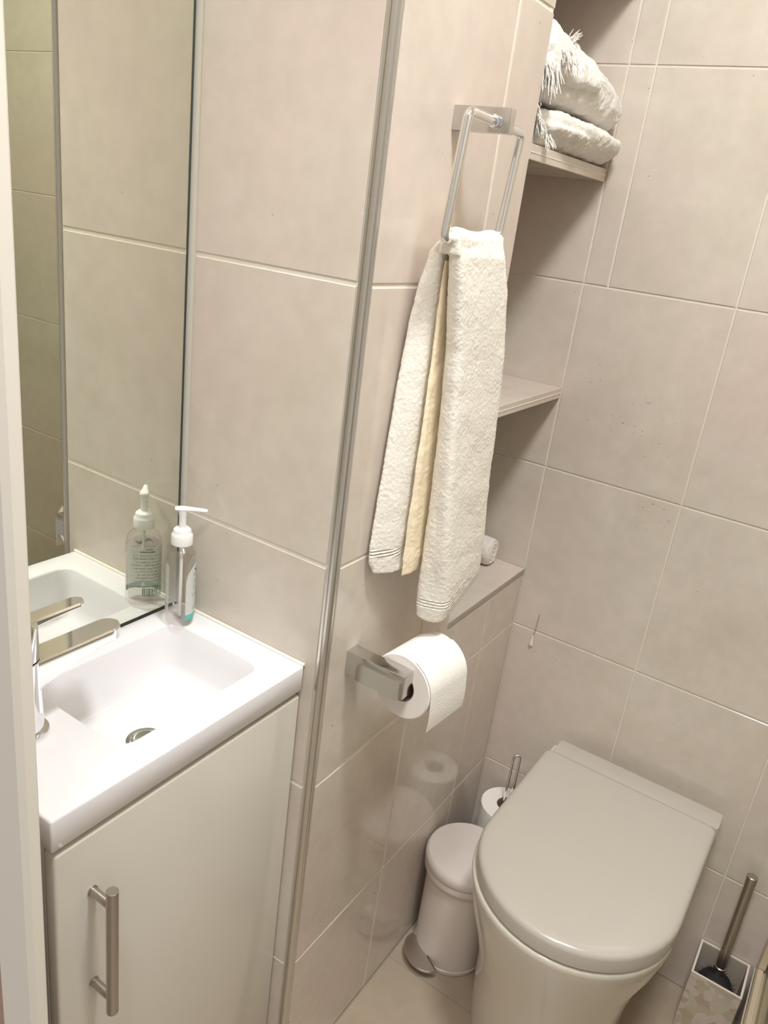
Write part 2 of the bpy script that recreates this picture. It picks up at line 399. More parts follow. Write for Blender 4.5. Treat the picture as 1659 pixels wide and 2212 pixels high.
# doorway wall (between room and passage): left stub, right stub, header
bm = new(); bevel_box(bm, XM-0.05, -0.024, YF+0.006, -0.384, 0, CEIL); bevel_box(bm, -0.0238, 0.0255, YF+0.006, YF+0.014, 0, CEIL)
for f in bm.faces:
    f.material_index = 1 if f.normal.y < -0.5 else 0
bm.normal_update()
for f in bm.faces: f.material_index = 1 if f.normal.y < -0.5 else 0
tag(obj('wall_front_left', bm, [M['cream_paint'], M['pink_paint']], smooth=False), kind='structure')
bm = new(); bevel_box(bm, 0.86, XR+0.05, YF+0.006, -0.40, 0, CEIL)
tag(obj('wall_front_right', bm, M['cream_paint'], smooth=False), kind='structure')
bm = new(); bevel_box(bm, 0.0260, 0.8595, YF+0.006, -0.40, 2.04, CEIL)
tag(obj('wall_front_top', bm, M['cream_paint'], smooth=False), kind='structure')
# painted door frame
def jamb(x0, x1, name, inner):
    bm = new()
    if inner > 0: out = [(x0, YF), (x1-0.004, YF), (x1, YF+0.004), (x1, YF+0.012), (x1-0.002, YF+0.014), (x0, YF+0.014)]
    else: out = [(x1, YF), (x0+0.004, YF), (x0, YF+0.004), (x0, YF+0.014), (x0+0.003, YF+0.018), (x0+0.003, -0.386), (x1, -0.386)]
    prism(bm, [(x, y, 0) for x, y in out], (0, 0, 2.04))
    return tag(obj(name, bm, M['jamb'], smooth=False), kind='structure')
jamb(0.0260, 0.0680, 'trim_1', 1); jamb(0.8175, 0.8595, 'trim_2', -1)
# corner profile where the return wall meets the casing
bm = new()
prof = [(-0.0098, -0.0012), (-0.0062, -0.0022), (-0.0052, -0.0004), (-0.0042, -0.0022), (-0.0012, -0.0018), (0.0012, 0.0000), (0.0020, 0.0022),
        (0.0006, 0.0034), (0.0020, 0.0044), (0.0020, 0.0066), (0.0006, 0.0076), (0.0018, 0.0086), (0.0010, 0.0104), (-0.004, 0.0104), (-0.0098, 0.004)]
prism(bm, [(x, y, 0.002) for x, y in prof], (0, 0, CEIL-0.004))
tag(obj('trim_corner', bm, M['trim'], smooth=False), kind='structure')

# ------------------------------------------------------------------ mirror
t = thing('mirror', (XM-0.004, -0.19, 0.8125), 'tall frameless wall mirror standing on the back edge of the basin', 'mirror')
obj('glass', box(XM-0.004, XM, -0.380, -0.0066, 0.8140, 2.08, 0.0008, 1), M['mirror'], t, smooth=False)
obj('backing', box(XM-0.010, XM-0.0041, -0.381, -0.0004, 0.8112, 2.082), M['mirror_edge'], t, smooth=False)

# ------------------------------------------------------------------ vanity cabinet
t = thing('vanity_cabinet', (-0.15, -0.18, 0.0), 'gloss white vanity cabinet with one door under the basin', 'cabinet')
bm = new(); bevel_box(bm, XM, -0.049, -0.3600, -0.3440, 0.09, 0.7690, 0.001, 1); bevel_box(bm, XM, -0.049, -0.0210, -0.005, 0.09, 0.7690, 0.001, 1)
bevel_box(bm, XM, XM+.006, -0.3440, -0.0210, 0.09, 0.7690); bevel_box(bm, XM+.006, -0.049, -0.3440, -0.0210, 0.09, 0.106); bevel_box(bm, -.064, -0.049, -0.3440, -0.0210, 0.70, 0.7690); bevel_box(bm, XM, -0.075, -0.350, -0.01, 0.0, 0.09)
obj('body', bm, M['cab'], t, smooth=False)
door = obj('door', box(-0.0475, -0.0300, -0.3615, -0.0022, 0.093, 0.7650, 0.0036, 3), M['cab'], t)
bm = new()
tube(bm, [(0.0005, -0.3205, 0.5440), (0.0005, -0.3205, 0.5446), (0.0005, -0.3205, 0.7120), (0.0005, -0.3205, 0.7126)], [0.0056, 0.0062, 0.0062, 0.0056], 20)
for z in (0.5640, 0.6920): tube(bm, [(-0.0305, -0.3205, z), (-0.0285, -0.3205, z), (-0.0283, -0.3205, z), (0.0005, -0.3205, z)], [0.0058, 0.0058, 0.0048, 0.0048], 16)
tag(obj('door_handle', bm, M['steel'], door), 'brushed steel bar handle')

# ------------------------------------------------------------------ wash basin
ZB = 0.8102
t = thing('wash_basin', (-0.14, -0.18, 0.772), 'small white rectangular wash basin on top of the vanity cabinet', 'basin')
bm = new()
X0, X1, Y0, Y1 = XM-0.001, -0.0282, -0.3650, -0.0022
bx0, bx1, by0, by1 = -0.2225, -0.0650, -0.2570, -0.0420
loops = [rrect(bx0+0.030, bx1-0.030, by0+0.060, by1-0.050, 0.7215, 0.014), rrect(bx0+0.004, bx1-0.004, by0+0.004, by1-0.004, 0.7300, 0.018), rrect(bx0-0.002, bx1+0.001, by0-0.002, by1+0.002, 0.7500, 0.02), rrect(bx0-0.003, bx1+0.001, by0-0.003, by1+0.003, 0.7715, 0.02),
         rrect(X0+0.002, X1-0.0025, Y0+0.002, Y1, 0.7715, 0.003), rrect(X0, X1, Y0, Y1, 0.7745, 0.003), rrect(X0, X1, Y0, Y1, ZB-0.0026, 0.003),
         rrect(X0+0.0007, X1-0.0007, Y0+0.0007, Y1-0.0007, ZB-0.0008, 0.003), rrect(X0+0.0025, X1-0.0025, Y0+0.0025, Y1-0.0025, ZB, 0.003),
         rrect(bx0-0.0015, bx1+0.0015, by0-0.0015, by1+0.0015, ZB, 0.024), rrect(bx0, bx1, by0, by1, ZB-0.0006, 0.023), rrect(bx0+0.0012, bx1-0.0012, by0+0.0012, by1-0.0012, ZB-0.0025, 0.023),
         rrect(bx0+0.005, bx1-0.005, by0+0.006, by1-0.005, 0.785, 0.022), rrect(bx0+0.010, bx1-0.008, by0+0.020, by1-0.010, 0.757, 0.020),
         rrect(bx0+0.014, bx1-0.010, by0+0.030, by1-0.014, 0.7475, 0.018), rrect(bx0+0.022, bx1-0.016, by0+0.042, by1-0.024, 0.7415, 0.016), rrect(bx0+0.034, bx1-0.030, by0+0.060, by1-0.044, 0.7395, 0.014)]
loft(bm, loops, cap0=True, cap1=False)
dr = ring((-0.128, -0.170, 0.7365), (1, 0, 0), (0, 1, 0), len(loops[0]), 0.0225)
# align the drain hole loop with the last bowl loop by angle
last = [Vector(p) for p in loops[-1]]; cc = Vector((-0.128, -0.170, 0.7365))
dr = [cc+(Vector((p.x, p.y, cc.z))-cc).normalized()*0.0225 for p in last]
dr2 = [cc+Vector((0, 0, -0.012))+(Vector((p.x, p.y, cc.z))-cc).normalized()*0.0222 for p in last]
loft(bm, [last, dr, dr2], cap0=False, cap1=True)
body = obj('bowl', bm, M['basin'], t, angle=50)
bm = new(); lathe(bm, (-0.128, -0.170, 0), [(0.0205, 0.7300), (0.0235, 0.7362), (0.0228, 0.7385), (0.0185, 0.7380), (0.0170, 0.7345), (0.0150, 0.7345), (0.0145, 0.7405), (0.012, 0.7425), (0.0, 0.7430)], 40, cap=False)
tag(obj('drain', bm, M['chrome'], t), 'chrome drain plug')
# thin sealant bead along the return wall
bm = new(); tube(bm, [(X0, -0.0022, ZB+0.0008), (X1, -0.0022, ZB+0.0008)], 0.0022, 8)
obj('sealant', bm, M['grout'], t)

# ------------------------------------------------------------------ faucet
FX, FY = -0.1555, -0.3065
t = thing('faucet', (FX, FY, ZB), 'polished chrome mixer tap at the left end of the basin', 'tap')
bm = new()
lathe(bm, (FX, FY, 0), [(0.0245, ZB), (0.0250, ZB+0.002), (0.0240, ZB+0.0055), (0.0200, ZB+0.0065)], 40)
tag(obj('base_ring', bm, M['chrome'], t), 'chrome ring at the foot')
bm = new()
ZS = 0.8985
lathe(bm, (FX, FY, 0), [(0.0196, ZB+0.006), (0.0190, 0.84), (0.0180, 0.868), (0.0178, ZS-0.010), (0.0178, ZS-0.001), (0.0170, ZS)], 40)
def flat_arm(z_top, w, L, th0, th1, y0, nseg=14):
    """tapering flat bar towards +y with a rounded end"""
    N = 20; lo = []
    for k in range(nseg+1):
        s = k/nseg; y = y0+L*s
        d = (y0+L)-y; hw = w if d >= w else math.sqrt(max(0.0, w*w-(w-d)**2)); hw = max(hw, 0.0005)
        th = th0+(th1-th0)*min(1.0, (s*1.25)**0.55)
        c = Vector((FX, y, z_top-th/2)); lo.append([c+Vector((hw*math.copysign(abs(math.cos(2*math.pi*i/N))**0.35, math.cos(2*math.pi*i/N)), 0, th/2*math.copysign(abs(math.sin(2*math.pi*i/N))**0.35, math.sin(2*math.pi*i/N)))) for i in range(N)])
    return lo
def arm(bm, z_top, w, L, th0, th1, y0):
    us_ = [i/10*0.84 for i in range(10)]+[0.84+0.16*math.sin(i/12*math.pi/2) for i in range(13)]
    N = 28; lo = []
    for s in us_:
        y = y0+L*s; d = (y0+L)-y
        hw = w if d >= w else math.sqrt(max(0.0, w*w-(w-d)**2)); hw = max(hw, 0.0006)
        th = th0+(th1-th0)*min(1.0, s*1.4)**0.6
        ch = 0.0018
        ch = min(ch, hw*0.5, th*0.3)
        pts = [(-hw+ch, z_top), (hw-ch, z_top), (hw, z_top-ch), (hw, z_top-th+ch*2), (hw-ch*2, z_top-th), (-hw+ch*2, z_top-th), (-hw, z_top-th+ch*2), (-hw, z_top-ch)]
        lo.append([Vector((FX+a, y, b)) for a, b in pts])
    loft(bm, lo)
arm(bm, ZS, 0.0152, 0.118, 0.046, 0.0165, FY-0.001)
obj('body', bm, M['chrome'], t, angle=30)
bm = new(); lathe(bm, (FX, FY+0.098, 0), [(0.0085, ZS-0.0190), (0.0092, ZS-0.0175), (0.0092, ZS-0.011)], 28)
obj('aerator', bm, M['chrome'], t)
bm = new()
lathe(bm, (FX, FY, 0), [(0.0166, ZS+0.0012), (0.0170, ZS+0.002), (0.0172, 0.936), (0.0165, 0.941), (0.0155, 0.9425)], 40)
arm(bm, 0.9430, 0.0098, 0.072, 0.012, 0.0072, FY)
obj('lever', bm, M['chrome'], t, angle=30)

# ------------------------------------------------------------------ soap bottle
BX, BY = -0.2215, -0.0335
t = thing('soap_dispenser', (BX, BY, ZB+0.0003), 'clear pump bottle of hand soap at the back corner of the basin', 'soap bottle')
DIR = Vector((0.72, 0.69, 0)).normalized(); SIDE = Vector((-DIR.y, DIR.x, 0))
def oval(z, a, b, n=40, e=0.75):
    out = []
    for i in range(n):
        c, s = math.cos(2*math.pi*i/n), math.sin(2*math.pi*i/n)
        out.append(Vector((BX, BY, z))+SIDE*(a*math.copysign(abs(c)**e, c))+DIR*(b*math.copysign(abs(s)**e, s)))
    return out
z0 = ZB+0.0004
A, B_ = 0.0240, 0.0190
bprof = [(z0, .80), (z0+.0012, .90), (z0+.005, .985), (z0+.010, 1.0), (z0+.078, 1.0), (z0+.090, .985), (z0+.098, .93), (z0+.104, .80), (z0+.108, .62)]
bm = new(); loops = [oval(z, A*s, B_*s) for z, s in bprof]+[oval(z0+.1105, 0.0125, 0.0125, e=1.0), oval(z0+.117, 0.0122, 0.0122, e=1.0)]
loft(bm, loops)
bot = obj('bottle', bm, M['bottle'], t)
bm = new(); loft(bm, [oval(z, A*s-0.0016, B_*s-0.0016) for z, s in bprof[1:6]])
obj('liquid_soap', bm, M['liquid'], bot)
bm = new(); tube(bm, [(BX, BY, z0+.006), (BX, BY, z0+.112)], 0.0022, 10)
obj('dip_tube', bm, M['pump'], bot)
bm = new(); lathe(bm, (BX, BY, 0), [(0.0138, z0+.1135), (0.0140, z0+.115), (0.0140, z0+.126), (0.0132, z0+.1275), (0.0120, z0+.129), (0.0112, z0+.1335), (0.0085, z0+.136), (0.0052, z0+.1365)], 36)
obj('cap', bm, M['pump'], t)
bm = new(); lathe(bm, (BX, BY, 0), [(0.0048, z0+.136), (0.0046, z0+.150), (0.0058, z0+.158), (0.0062, z0+.160)], 24)
nz = z0+.162
loops = []
for s, w, h in ((-0.0105, .0015, .0012), (-0.0095, .0045, .0024), (-0.004, .0060, .0032), (0.003, .0058, .0032), (0.012, .0042, .0028), (0.024, .0034, .0026), (0.030, .0030, .0024), (0.0312, .0018, .0014)):
    c = Vector((BX, BY, nz))+DIR*s-Vector((0, 0, 0.0018*max(0, s/0.03)**2))
    loops.append([c+SIDE*(w*math.cos(2*math.pi*i/16))+Vector((0, 0, h*math.sin(2*math.pi*i/16))) for i in range(16)])
loft(bm, loops)
obj('pump_head', bm, M['pump'], t)
# labels: patches of the oval body pushed out a little
def body_pt(side_frac, z, sgn, push):
    """side_frac -1..1 along the wide face; sgn +1 front, -1 back"""
    ang = math.pi/2*(1-side_frac) if sgn > 0 else -math.pi/2*(1-side_frac)
    c, s = math.cos(ang), math.sin(ang); e = 0.75
    a, b = A+push, B_+push
    return Vector((BX, BY, z))+SIDE*(a*math.copysign(abs(c)**e, c))+DIR*(b*math.copysign(abs(s)**e, s))
def patch(bm, u0, u1, zf0, zf1, sgn, push, nu=16, nv=1, mi=0):
    """zf0/zf1: functions of u giving lower and upper z"""
    V = []
    for i in range(nu+1):
        u = u0+(u1-u0)*i/nu
        a, b = zf0(u), zf1(u)
        V.append([bm.verts.new(body_pt(u, a+(b-a)*j/nv, sgn, push)) for j in range(nv+1)])
    for i in range(nu):
        for j in range(nv):
            bm.faces.new((V[i][j], V[i+1][j], V[i+1][j+1], V[i][j+1])).material_index = mi
K = lambda v: (lambda u: v)
bm = new()
arch = lambda u: z0+0.066+0.026*math.sqrt(max(0, 1-(u/0.80)**2))
patch(bm, -0.80, 0.80, K(z0+.019), arch, 1, 0.0003, 28, 4, 0)
patch(bm, -0.80, 0.80, K(z0+.011), K(z0+.019), 1, 0.0003, 28, 2, 1)
lab = obj('front_label', bm, [M['label'], M['teal']], t, smooth=True); tag(lab, 'white and teal front label')
def text_on(s, z, size, matk, parent, name, sgn=1, uc=0.0, bold=0.0):
    cu = bpy.data.curves.new('t', 'FONT'); cu.body = s; cu.size = size; cu.align_x = 'CENTER'; cu.offset = bold
    ob = bpy.data.objects.new('t', cu); COL.objects.link(ob); dg = bpy.context.evaluated_depsgraph_get()
    me = bpy.data.meshes.new_from_object(ob.evaluated_get(dg)); bpy.data.objects.remove(ob); bm = new(); bm.from_mesh(me)
    for v in bm.verts:
        # x along the wide face: reading direction seen from outside
        u = uc+(-v.co.x if sgn > 0 else -v.co.x)/A*sgn*1.0*0.9
        if sgn > 0: u = uc+(-v.co.x)/A*0.72
        else: u = uc+(v.co.x)/A*0.72
        v.co = body_pt(max(-1, min(1, u)), z+v.co.y, sgn, 0.0006)
    return obj(name, bm, M[matk], parent, smooth=False)
text_on('Hand', z0+.0535, 0.0115, 'teal_pale', lab, 'label_text')
text_on('Instant', z0+.0630, 0.0098, 'teal_pale', lab, 'label_text')
text_on('Sanitiser', z0+.0440, 0.0092, 'teal_pale', lab, 'label_text')
text_on('Moisturising', z0+.0255, 0.0052, 'ink_pale', lab, 'label_text')
text_on('simply soft', z0+.0735, 0.0062, 'ink_pale', lab, 'label_text')
bm = new(); patch(bm, -0.28, 0.22, lambda u: z0+.0808+0.003*math.sin(u*14), lambda u: z0+.0845+0.003*math.sin(u*14+0.5), 1, 0.0006, 14)
obj('label_mark', bm, M['ink'], lab)
bm = new(); patch(bm, -0.55, 0.95, K(z0+.014), K(z0+.090), -1, 0.0002, 24, 1)
cm = thin_glass('frosted_back_label', (0.97, 0.98, 0.96), 0.0)
_nt = cm.node_tree; _out = [n for n in _nt.nodes if n.type == 'OUTPUT_MATERIAL'][0]; _src = _out.inputs[0].links[0].from_socket
_d = _nt.nodes.new('ShaderNodeBsdfDiffuse'); _d.inputs[0].default_value = (0.80, 0.84, 0.79, 1); _m = _nt.nodes.new('ShaderNodeMixShader'); _m.inputs[0].default_value = 0.5
_nt.links.new(_src, _m.inputs[1]); _nt.links.new(_d.outputs[0], _m.inputs[2]); _nt.links.new(_m.outputs[0], _out.inputs[0])
bl = obj('back_label', bm, cm, t); tag(bl, 'frosted back label with fine print')
bm = new()
patch(bm, 0.05, 0.30, K(z0+.0865), K(z0+.0880), -1, 0.0005, 6); patch(bm, -0.05, 0.38, K(z0+.0825), K(z0+.0842), -1, 0.0005, 8)
for k in range(9):
    zz = z0+.0775-k*0.0048
    a = random.uniform(-0.35, -0.1); u = a
    while u < 0.80:
        w = random.uniform(0.05, 0.16); patch(bm, u, min(u+w, 0.85), K(zz), K(zz+0.0008), -1, 0.0005, 3); u += w+random.uniform(0.03, 0.06)
u = 0.0
patch(bm, -0.42, 0.60, K(z0+.0305), K(z0+.0315), -1, 0.0005, 8)
while u < 0.52:
    w = random.choice((0.012, 0.02, 0.03)); patch(bm, u, u+w, K(z0+.0165), K(z0+.0285), -1, 0.0005, 2); u += w+random.choice((0.012, 0.018, 0.025))
obj('fine_print', bm, M['ink_pale'], bl, smooth=False)

# ------------------------------------------------------------------ towel ring
t = thing('towel_ring', (0.0, 0.138, 1.4635), 'chrome towel ring with a long rectangular loop on the casing wall', 'towel ring')
bm = new(); bevel_box(bm, 0.0, 0.0690, 0.1310, 0.1440, 1.4510, 1.4760, 0.0008, 2)
obj('bracket', bm, M['satin_chrome'], t, angle=30)
bm = new()
pts = [(0.055, 0.135, 1.4610), (0.055, 0.0665, 1.4625), (0.055, 0.0505, 1.3400), (0.055, 0.1780, 1.3455), (0.055, 0.1945, 1.4590), (0.055, 0.139, 1.4602)]
tube(bm, fillet(pts, [0, .009, .009, .009, .009, 0], 7), 0.0052, 16)
obj('loop', bm, M['chrome'], t)
bm = new(); lathe(bm, (0.055, 0.1215, 1.4612), [(0.0050, 0), (0.0066, 0.001), (0.0066, 0.005), (0.0052, 0.006), (0.0066, 0.007), (0.0066, 0.0098)], 20, (0, 1, 0))
obj('collar', bm, M['chrome'], t)

# ------------------------------------------------------------------ hanging towel
bm = new()
def lobe(secs, shear=0.0, y_ref=0.12, r=0.006):
    lo = []
    for z, pts in secs:
        lp = poly(pts, z, r, 5)
        lo.append([Vector((p.x, p.y, p.z+shear*(p.y-y_ref)*max(0.0, min(1.0, (0.99-z)/0.08)))) for p in lp])
    loft(bm, lo)
# front flap: corners inner-left, ridge, outer-right, inner-right
lobe([(1.345, [(.052, .064), (.064, .060), (.068, .170), (.056, .172)]),
      (1.325, [(.047, .0750), (.070, .0640), (.077, .1700), (.052, .176)]),
      (1.285, [(.045, .0860), (.072, .0740), (.079, .190), (.050, .190)]),
      (1.220, [(.0475, .0990), (.073, .0900), (.080, .207), (.049, .207)]),
      (1.140, [(.0475, .1075), (.077, .0980), (.080, .222), (.050, .220)]),
      (1.040, [(.0475, .1160), (.083, .1060), (.080, .233), (.050, .231)]),
      (0.960, [(.0475, .1170), (.089, .1180), (.080, .246), (.050, .243)]),
      (0.920, [(.0475, .1180), (.092, .1280), (.079, .252), (.050, .248)]),
      (0.885, [(.0475, .1200), (.092, .1320), (.079, .254), (.050, .250)]),
      (0.868, [(.049, .1240), (.089, .1340), (.077, .250), (.053, .246)]),
      (0.860, [(.056, .1320), (.083, .1400), (.073, .240), (.058, .236)])], 0.20, 0.14, 0.014)
# back flap
lobe([(1.345, [(.040, .074), (.052, .070), (.054, .165), (.042, .168)]),
      (1.325, [(.016, .088), (.036, .078), (.040, .17), (.020, .172)]),
      (1.290, [(.010, .082), (.035, .084), (.037, .18), (.012, .18)]),
      (1.247, [(.006, .077), (.032, .090), (.032, .19), (.007, .19)]),
      (1.150, [(.005, .069), (.031, .088), (.031, .20), (.006, .20)]),
      (1.045, [(.005, .061), (.031, .088), (.031, .20), (.006, .20)]),
      (0.970, [(.005, .056), (.031, .088), (.031, .20), (.006, .20)]),
      (0.948, [(.005, .058), (.030, .088), (.030, .20), (.007, .20)]),
      (0.932, [(.010, .064), (.031, .092), (.031, .195), (.011, .195)])], 0.05, 0.08, 0.012)
# saddle over the bar
lo = []
for s in range(9):
    y = 0.0655+0.106*s/8
    e = 1.0 if 0 < s < 8 else 0.82
    lo.append([Vector((0.0550-0.0135*e*math.cos(a)+0.0005, y, 1.3405+0.0115*e*math.sin(a)+0.0035*math.cos(s*0.8)*0.6)) for a in [math.pi*k/14 for k in range(15)]]+[Vector((0.0685, y, 1.325)), Vector((0.0425, y, 1.325))])
loft(bm, lo)
tw = obj('hand_towel', bm, M['towel'])
tag(tw, 'cream terry hand towel hanging folded over the towel ring', 'towel')
def fuse(o, voxel, disp, size, disp2=0.0, size2=0.02, sub=False):
    md = o.modifiers.new('fuse', 'REMESH'); md.mode = 'VOXEL'; md.voxel_size = voxel; md.use_smooth_shade = True
    sm = o.modifiers.new('soften', 'SMOOTH'); sm.factor = 0.5; sm.iterations = 3
    if disp2:
        t2 = bpy.data.textures.new(o.name+'_folds', 'CLOUDS'); t2.noise_scale = size2; t2.noise_depth = 2
        d2 = o.modifiers.new('folds', 'DISPLACE'); d2.texture = t2; d2.strength = disp2; d2.texture_coords = 'LOCAL'; d2.mid_level = 0.5
    tx = bpy.data.textures.new(o.name+'_pile', 'CLOUDS'); tx.noise_scale = size; tx.noise_depth = 1
    d = o.modifiers.new('pile', 'DISPLACE'); d.texture = tx; d.strength = disp; d.texture_coords = 'LOCAL'; d.mid_level = 0.5
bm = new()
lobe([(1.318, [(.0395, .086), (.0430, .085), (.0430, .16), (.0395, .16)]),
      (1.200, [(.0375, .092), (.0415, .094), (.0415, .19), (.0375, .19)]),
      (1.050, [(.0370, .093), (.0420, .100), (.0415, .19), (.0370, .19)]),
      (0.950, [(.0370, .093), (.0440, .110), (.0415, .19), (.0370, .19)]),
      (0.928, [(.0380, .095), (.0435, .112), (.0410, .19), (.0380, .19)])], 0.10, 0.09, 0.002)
infold = obj('inner_fold', bm, M['towel_in'], tw); tag(infold, 'inner layer of the fold, coloured yellow for the light bounced in the gap')
fuse(tw, 0.0015, 0.0012, 0.0030, 0.0018, 0.03)
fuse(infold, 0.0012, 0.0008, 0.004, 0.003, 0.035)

# ------------------------------------------------------------------ toilet roll holder with its roll
t = thing('toilet_roll_holder', (0.0, 0.06, 0.806), 'chrome toilet roll holder fixed low on the casing wall', 'roll holder')
bm = new()
hexs = [(0.0, 0.050), (0.092, 0.050), (0.092, 0.070), (0.0, 0.070)]
bevel_box(bm, 0.0, 0.0900, 0.0500, 0.0720, 0.7880, 0.8220, 0.0010, 2)
obj('bracket', bm, M['satin_chrome'], t, angle=30)
bm = new()
out = [Vector((0.022, 0.0, 0.792))]
o2 = [(0.020, 0.806), (0.0225, 0.812), (0.027, 0.8145), (0.085, 0.8145), (0.0865, 0.813), (0.0865, 0.7895), (0.085, 0.788), (0.0215, 0.788), (0.020, 0.7895)]
prism(bm, [(x, 0.0445, z+0.0008) for x, z in o2], (0, 0.0054, 0))
obj('arm', bm, M['satin_chrome'], t, smooth=False)
RC = Vector((0.0735, 0.073, 0.7905)); RA = Vector((math.sin(math.radians(4)), math.cos(math.radians(4)), 0)); RS = Vector((RA.y, -RA.x, 0))
bm = new(); tube(bm, [RC-RA*0.006+Vector((0, 0, .012)), RC+RA*0.100+Vector((0, 0, .012))], 0.0075, 20)
obj('spindle', bm, M['chrome'], t)
def tissue(name_root, c, axis, r, L, tail, label, side, group=None, hole=0.021):
    tt = thing(name_root, tuple(c), label, 'toilet roll', group)
    axis = Vector(axis); a = side.normalized(); b = axis.cross(a).normalized()
    def rg(rad, h, n=56): return [c+axis*h+a*(rad*math.cos(2*math.pi*i/n))+b*(rad*math.sin(2*math.pi*i/n)) for i in range(n)]
    bm = new()
    loft(bm, [rg(hole, 0.0004), rg(r-0.0015, 0.0), rg(r, 0.0015), rg(r, L-0.0015), rg(r-0.0015, L), rg(hole, L-0.0004)], cap0=False, cap1=False)
    for f in bm.faces:
        nrm = f.normal if f.normal.length else Vector((0, 0, 0))
    bm.normal_update()
    for f in bm.faces:
        f.material_index = 1 if abs(f.normal.dot(axis)) > 0.9 else 0
    obj('paper', bm, [M['paper'], M['paper_end']], tt)
    bm = new(); loft(bm, [rg(hole, 0.001, 32), rg(hole, L-0.001, 32), rg(hole-0.0012, L-0.001, 32), rg(hole-0.0012, 0.001, 32), rg(hole, 0.001, 32)], cap0=False, cap1=False)
    obj('card_tube', bm, M['card'], tt)
    if tail:
        bm = new(); V = []
        prof = []
        for k in range(10):
            an = math.radians(70-70*k/9); prof.append(a*((r+0.0012)*math.cos(an))+Vector((0, 0, 1))*((r+0.0012)*math.sin(an)))
        for k in range(1, 12):
            s = k/11; prof.append(a*(r+0.0012+0.002*math.sin(s*2.6))-Vector((0, 0, 1))*(tail*s))
        for p in prof:
            V.append([c+p+axis*(L*(0.01+0.98*j/6)) for j in range(7)])
        loft(bm, [row+[q+a*0.0006 for q in reversed(row)] for row in V])
        obj('loose_sheet', bm, M['paper'], tt)
    return tt
tissue('toilet_roll', RC, RA, 0.0455, 0.088, 0.046, 'white toilet roll with a loose hanging sheet, on the wall holder', RS)

# ------------------------------------------------------------------ niche shelves
def shelf(zb, zt, name, lab, slope=0.0):
    bm = new()
    bevel_box(bm, XM, 0.0, YE+0.0005, YC-0.0008, zb, zt, 0.001, 2)
    vv = [v for v in bm.verts]
    bevel_box(bm, -0.006, 0.0006, YE+0.0008, YC-0.001, (zb+zt)/2-0.0006, (zb+zt)/2+0.0006, 0, 1, 1)
    o = obj(name, bm, [M['tile'], M['grout']], smooth=False)
    return tag(o, lab, 'shelf', 'shelves in the wall niche')
shelf(1.4455, 1.4650, 'niche_shelf', 'beige tiled niche shelf carrying the two folded towels')
shelf(1.0850, 1.1040, 'niche_shelf', 'empty beige tiled niche shelf half hidden behind the hanging towel')
shelf(1.7230, 1.7430, 'niche_shelf', 'topmost beige niche shelf at the very top edge of the picture')

# ------------------------------------------------------------------ two folded towels on the shelf
def strands(bm, origin, d, n, spread_, L, r=0.0009):
    for k in range(n):
        o = Vector(origin)+Vector((random.uniform(-1, 1), random.uniform(-1, 1), random.uniform(-1, 1)))*spread_
        dd = (Vector(d)+Vector((random.uniform(-.35, .35), random.uniform(-.35, .35), random.uniform(-.35, .35)))).normalized()
        l = L*random.uniform(0.6, 1.1); e = o+dd*l*0.5+Vector((random.uniform(-1, 1), random.uniform(-1, 1), 0))*0.002
        tube(bm, [o, e, e+dd*l*0.5+Vector((0, 0, -0.003))], [r, r*0.9, r*0.5], 6)
def ysec(y, pts, r=0.02, n=6):
    return fillet([(x, y, z) for x, z in pts], r, n, True)
bm = new()
Z1 = 1.4672
loft(bm, [ysec(.356, [(-.20, Z1), (-.05, Z1), (-.040, Z1+0.0252), (-.20, Z1+0.0216)], .012),
          ysec(.366, [(-.22, Z1), (-.020, Z1), (-.006, Z1+0.0432), (-.22, Z1+0.0396)]),
          ysec(.420, [(-.22, Z1), (.000, Z1), (.012, Z1+0.0475), (-.22, Z1+0.0475)], .022),
          ysec(.490, [(-.22, Z1), (.010, Z1), (.026, Z1+0.0461), (-.22, Z1+0.0504)], .026),
          ysec(.560, [(-.22, Z1), (.014, Z1), (.038, Z1+0.0418), (-.22, Z1+0.0518)], .030),
          ysec(.620, [(-.22, Z1), (.012, Z1), (.036, Z1+0.0374), (-.22, Z1+0.0504)], .030),
          ysec(.648, [(-.20, Z1+0.0029), (-.005, Z1+0.0029), (.012, Z1+0.0317), (-.20, Z1+0.0432)], .02)])
# a second, inner fold of the same towel
loft(bm, [ysec(.357, [(-.15, Z1+0.0216), (-.04, Z1+0.0058), (-.024, Z1+0.0324), (-.15, Z1+0.0461)], .012),
          ysec(.400, [(-.18, Z1+0.0216), (-.005, Z1+0.0086), (.016, Z1+0.0288), (-.18, Z1+0.0461)], .014),
          ysec(.470, [(-.18, Z1+0.0216), (.012, Z1+0.0101), (.030, Z1+0.0274), (-.18, Z1+0.0432)], .014),
          ysec(.520, [(-.18, Z1+0.0216), (.004, Z1+0.0144), (.020, Z1+0.0230), (-.18, Z1+0.0360)], .010)])
lt = obj('folded_towel', bm, M['towel_white']); tag(lt, 'off-white fringed towel lying folded on the shelf, the lower one', 'towel', 'folded towels on the niche shelf')
bm = new()
strands(bm, (-.010, .374, Z1+.026), (0.55, -0.45, -0.70), 34, 0.007, 0.022, 0.0008)
strands(bm, (-.012, .366, Z1+.042), (0.50, -0.60, -0.35), 26, 0.006, 0.020, 0.0008)
strands(bm, (.004, .384, Z1+.010), (0.65, -0.30, -0.60), 16, 0.004, 0.018, 0.0008)
tag(obj('fringe', bm, M['towel_white'], lt), kind='stuff')
fuse(lt, 0.0015, 0.0016, 0.004, 0.006, 0.022)
bm = new(); Z2 = Z1+.0545
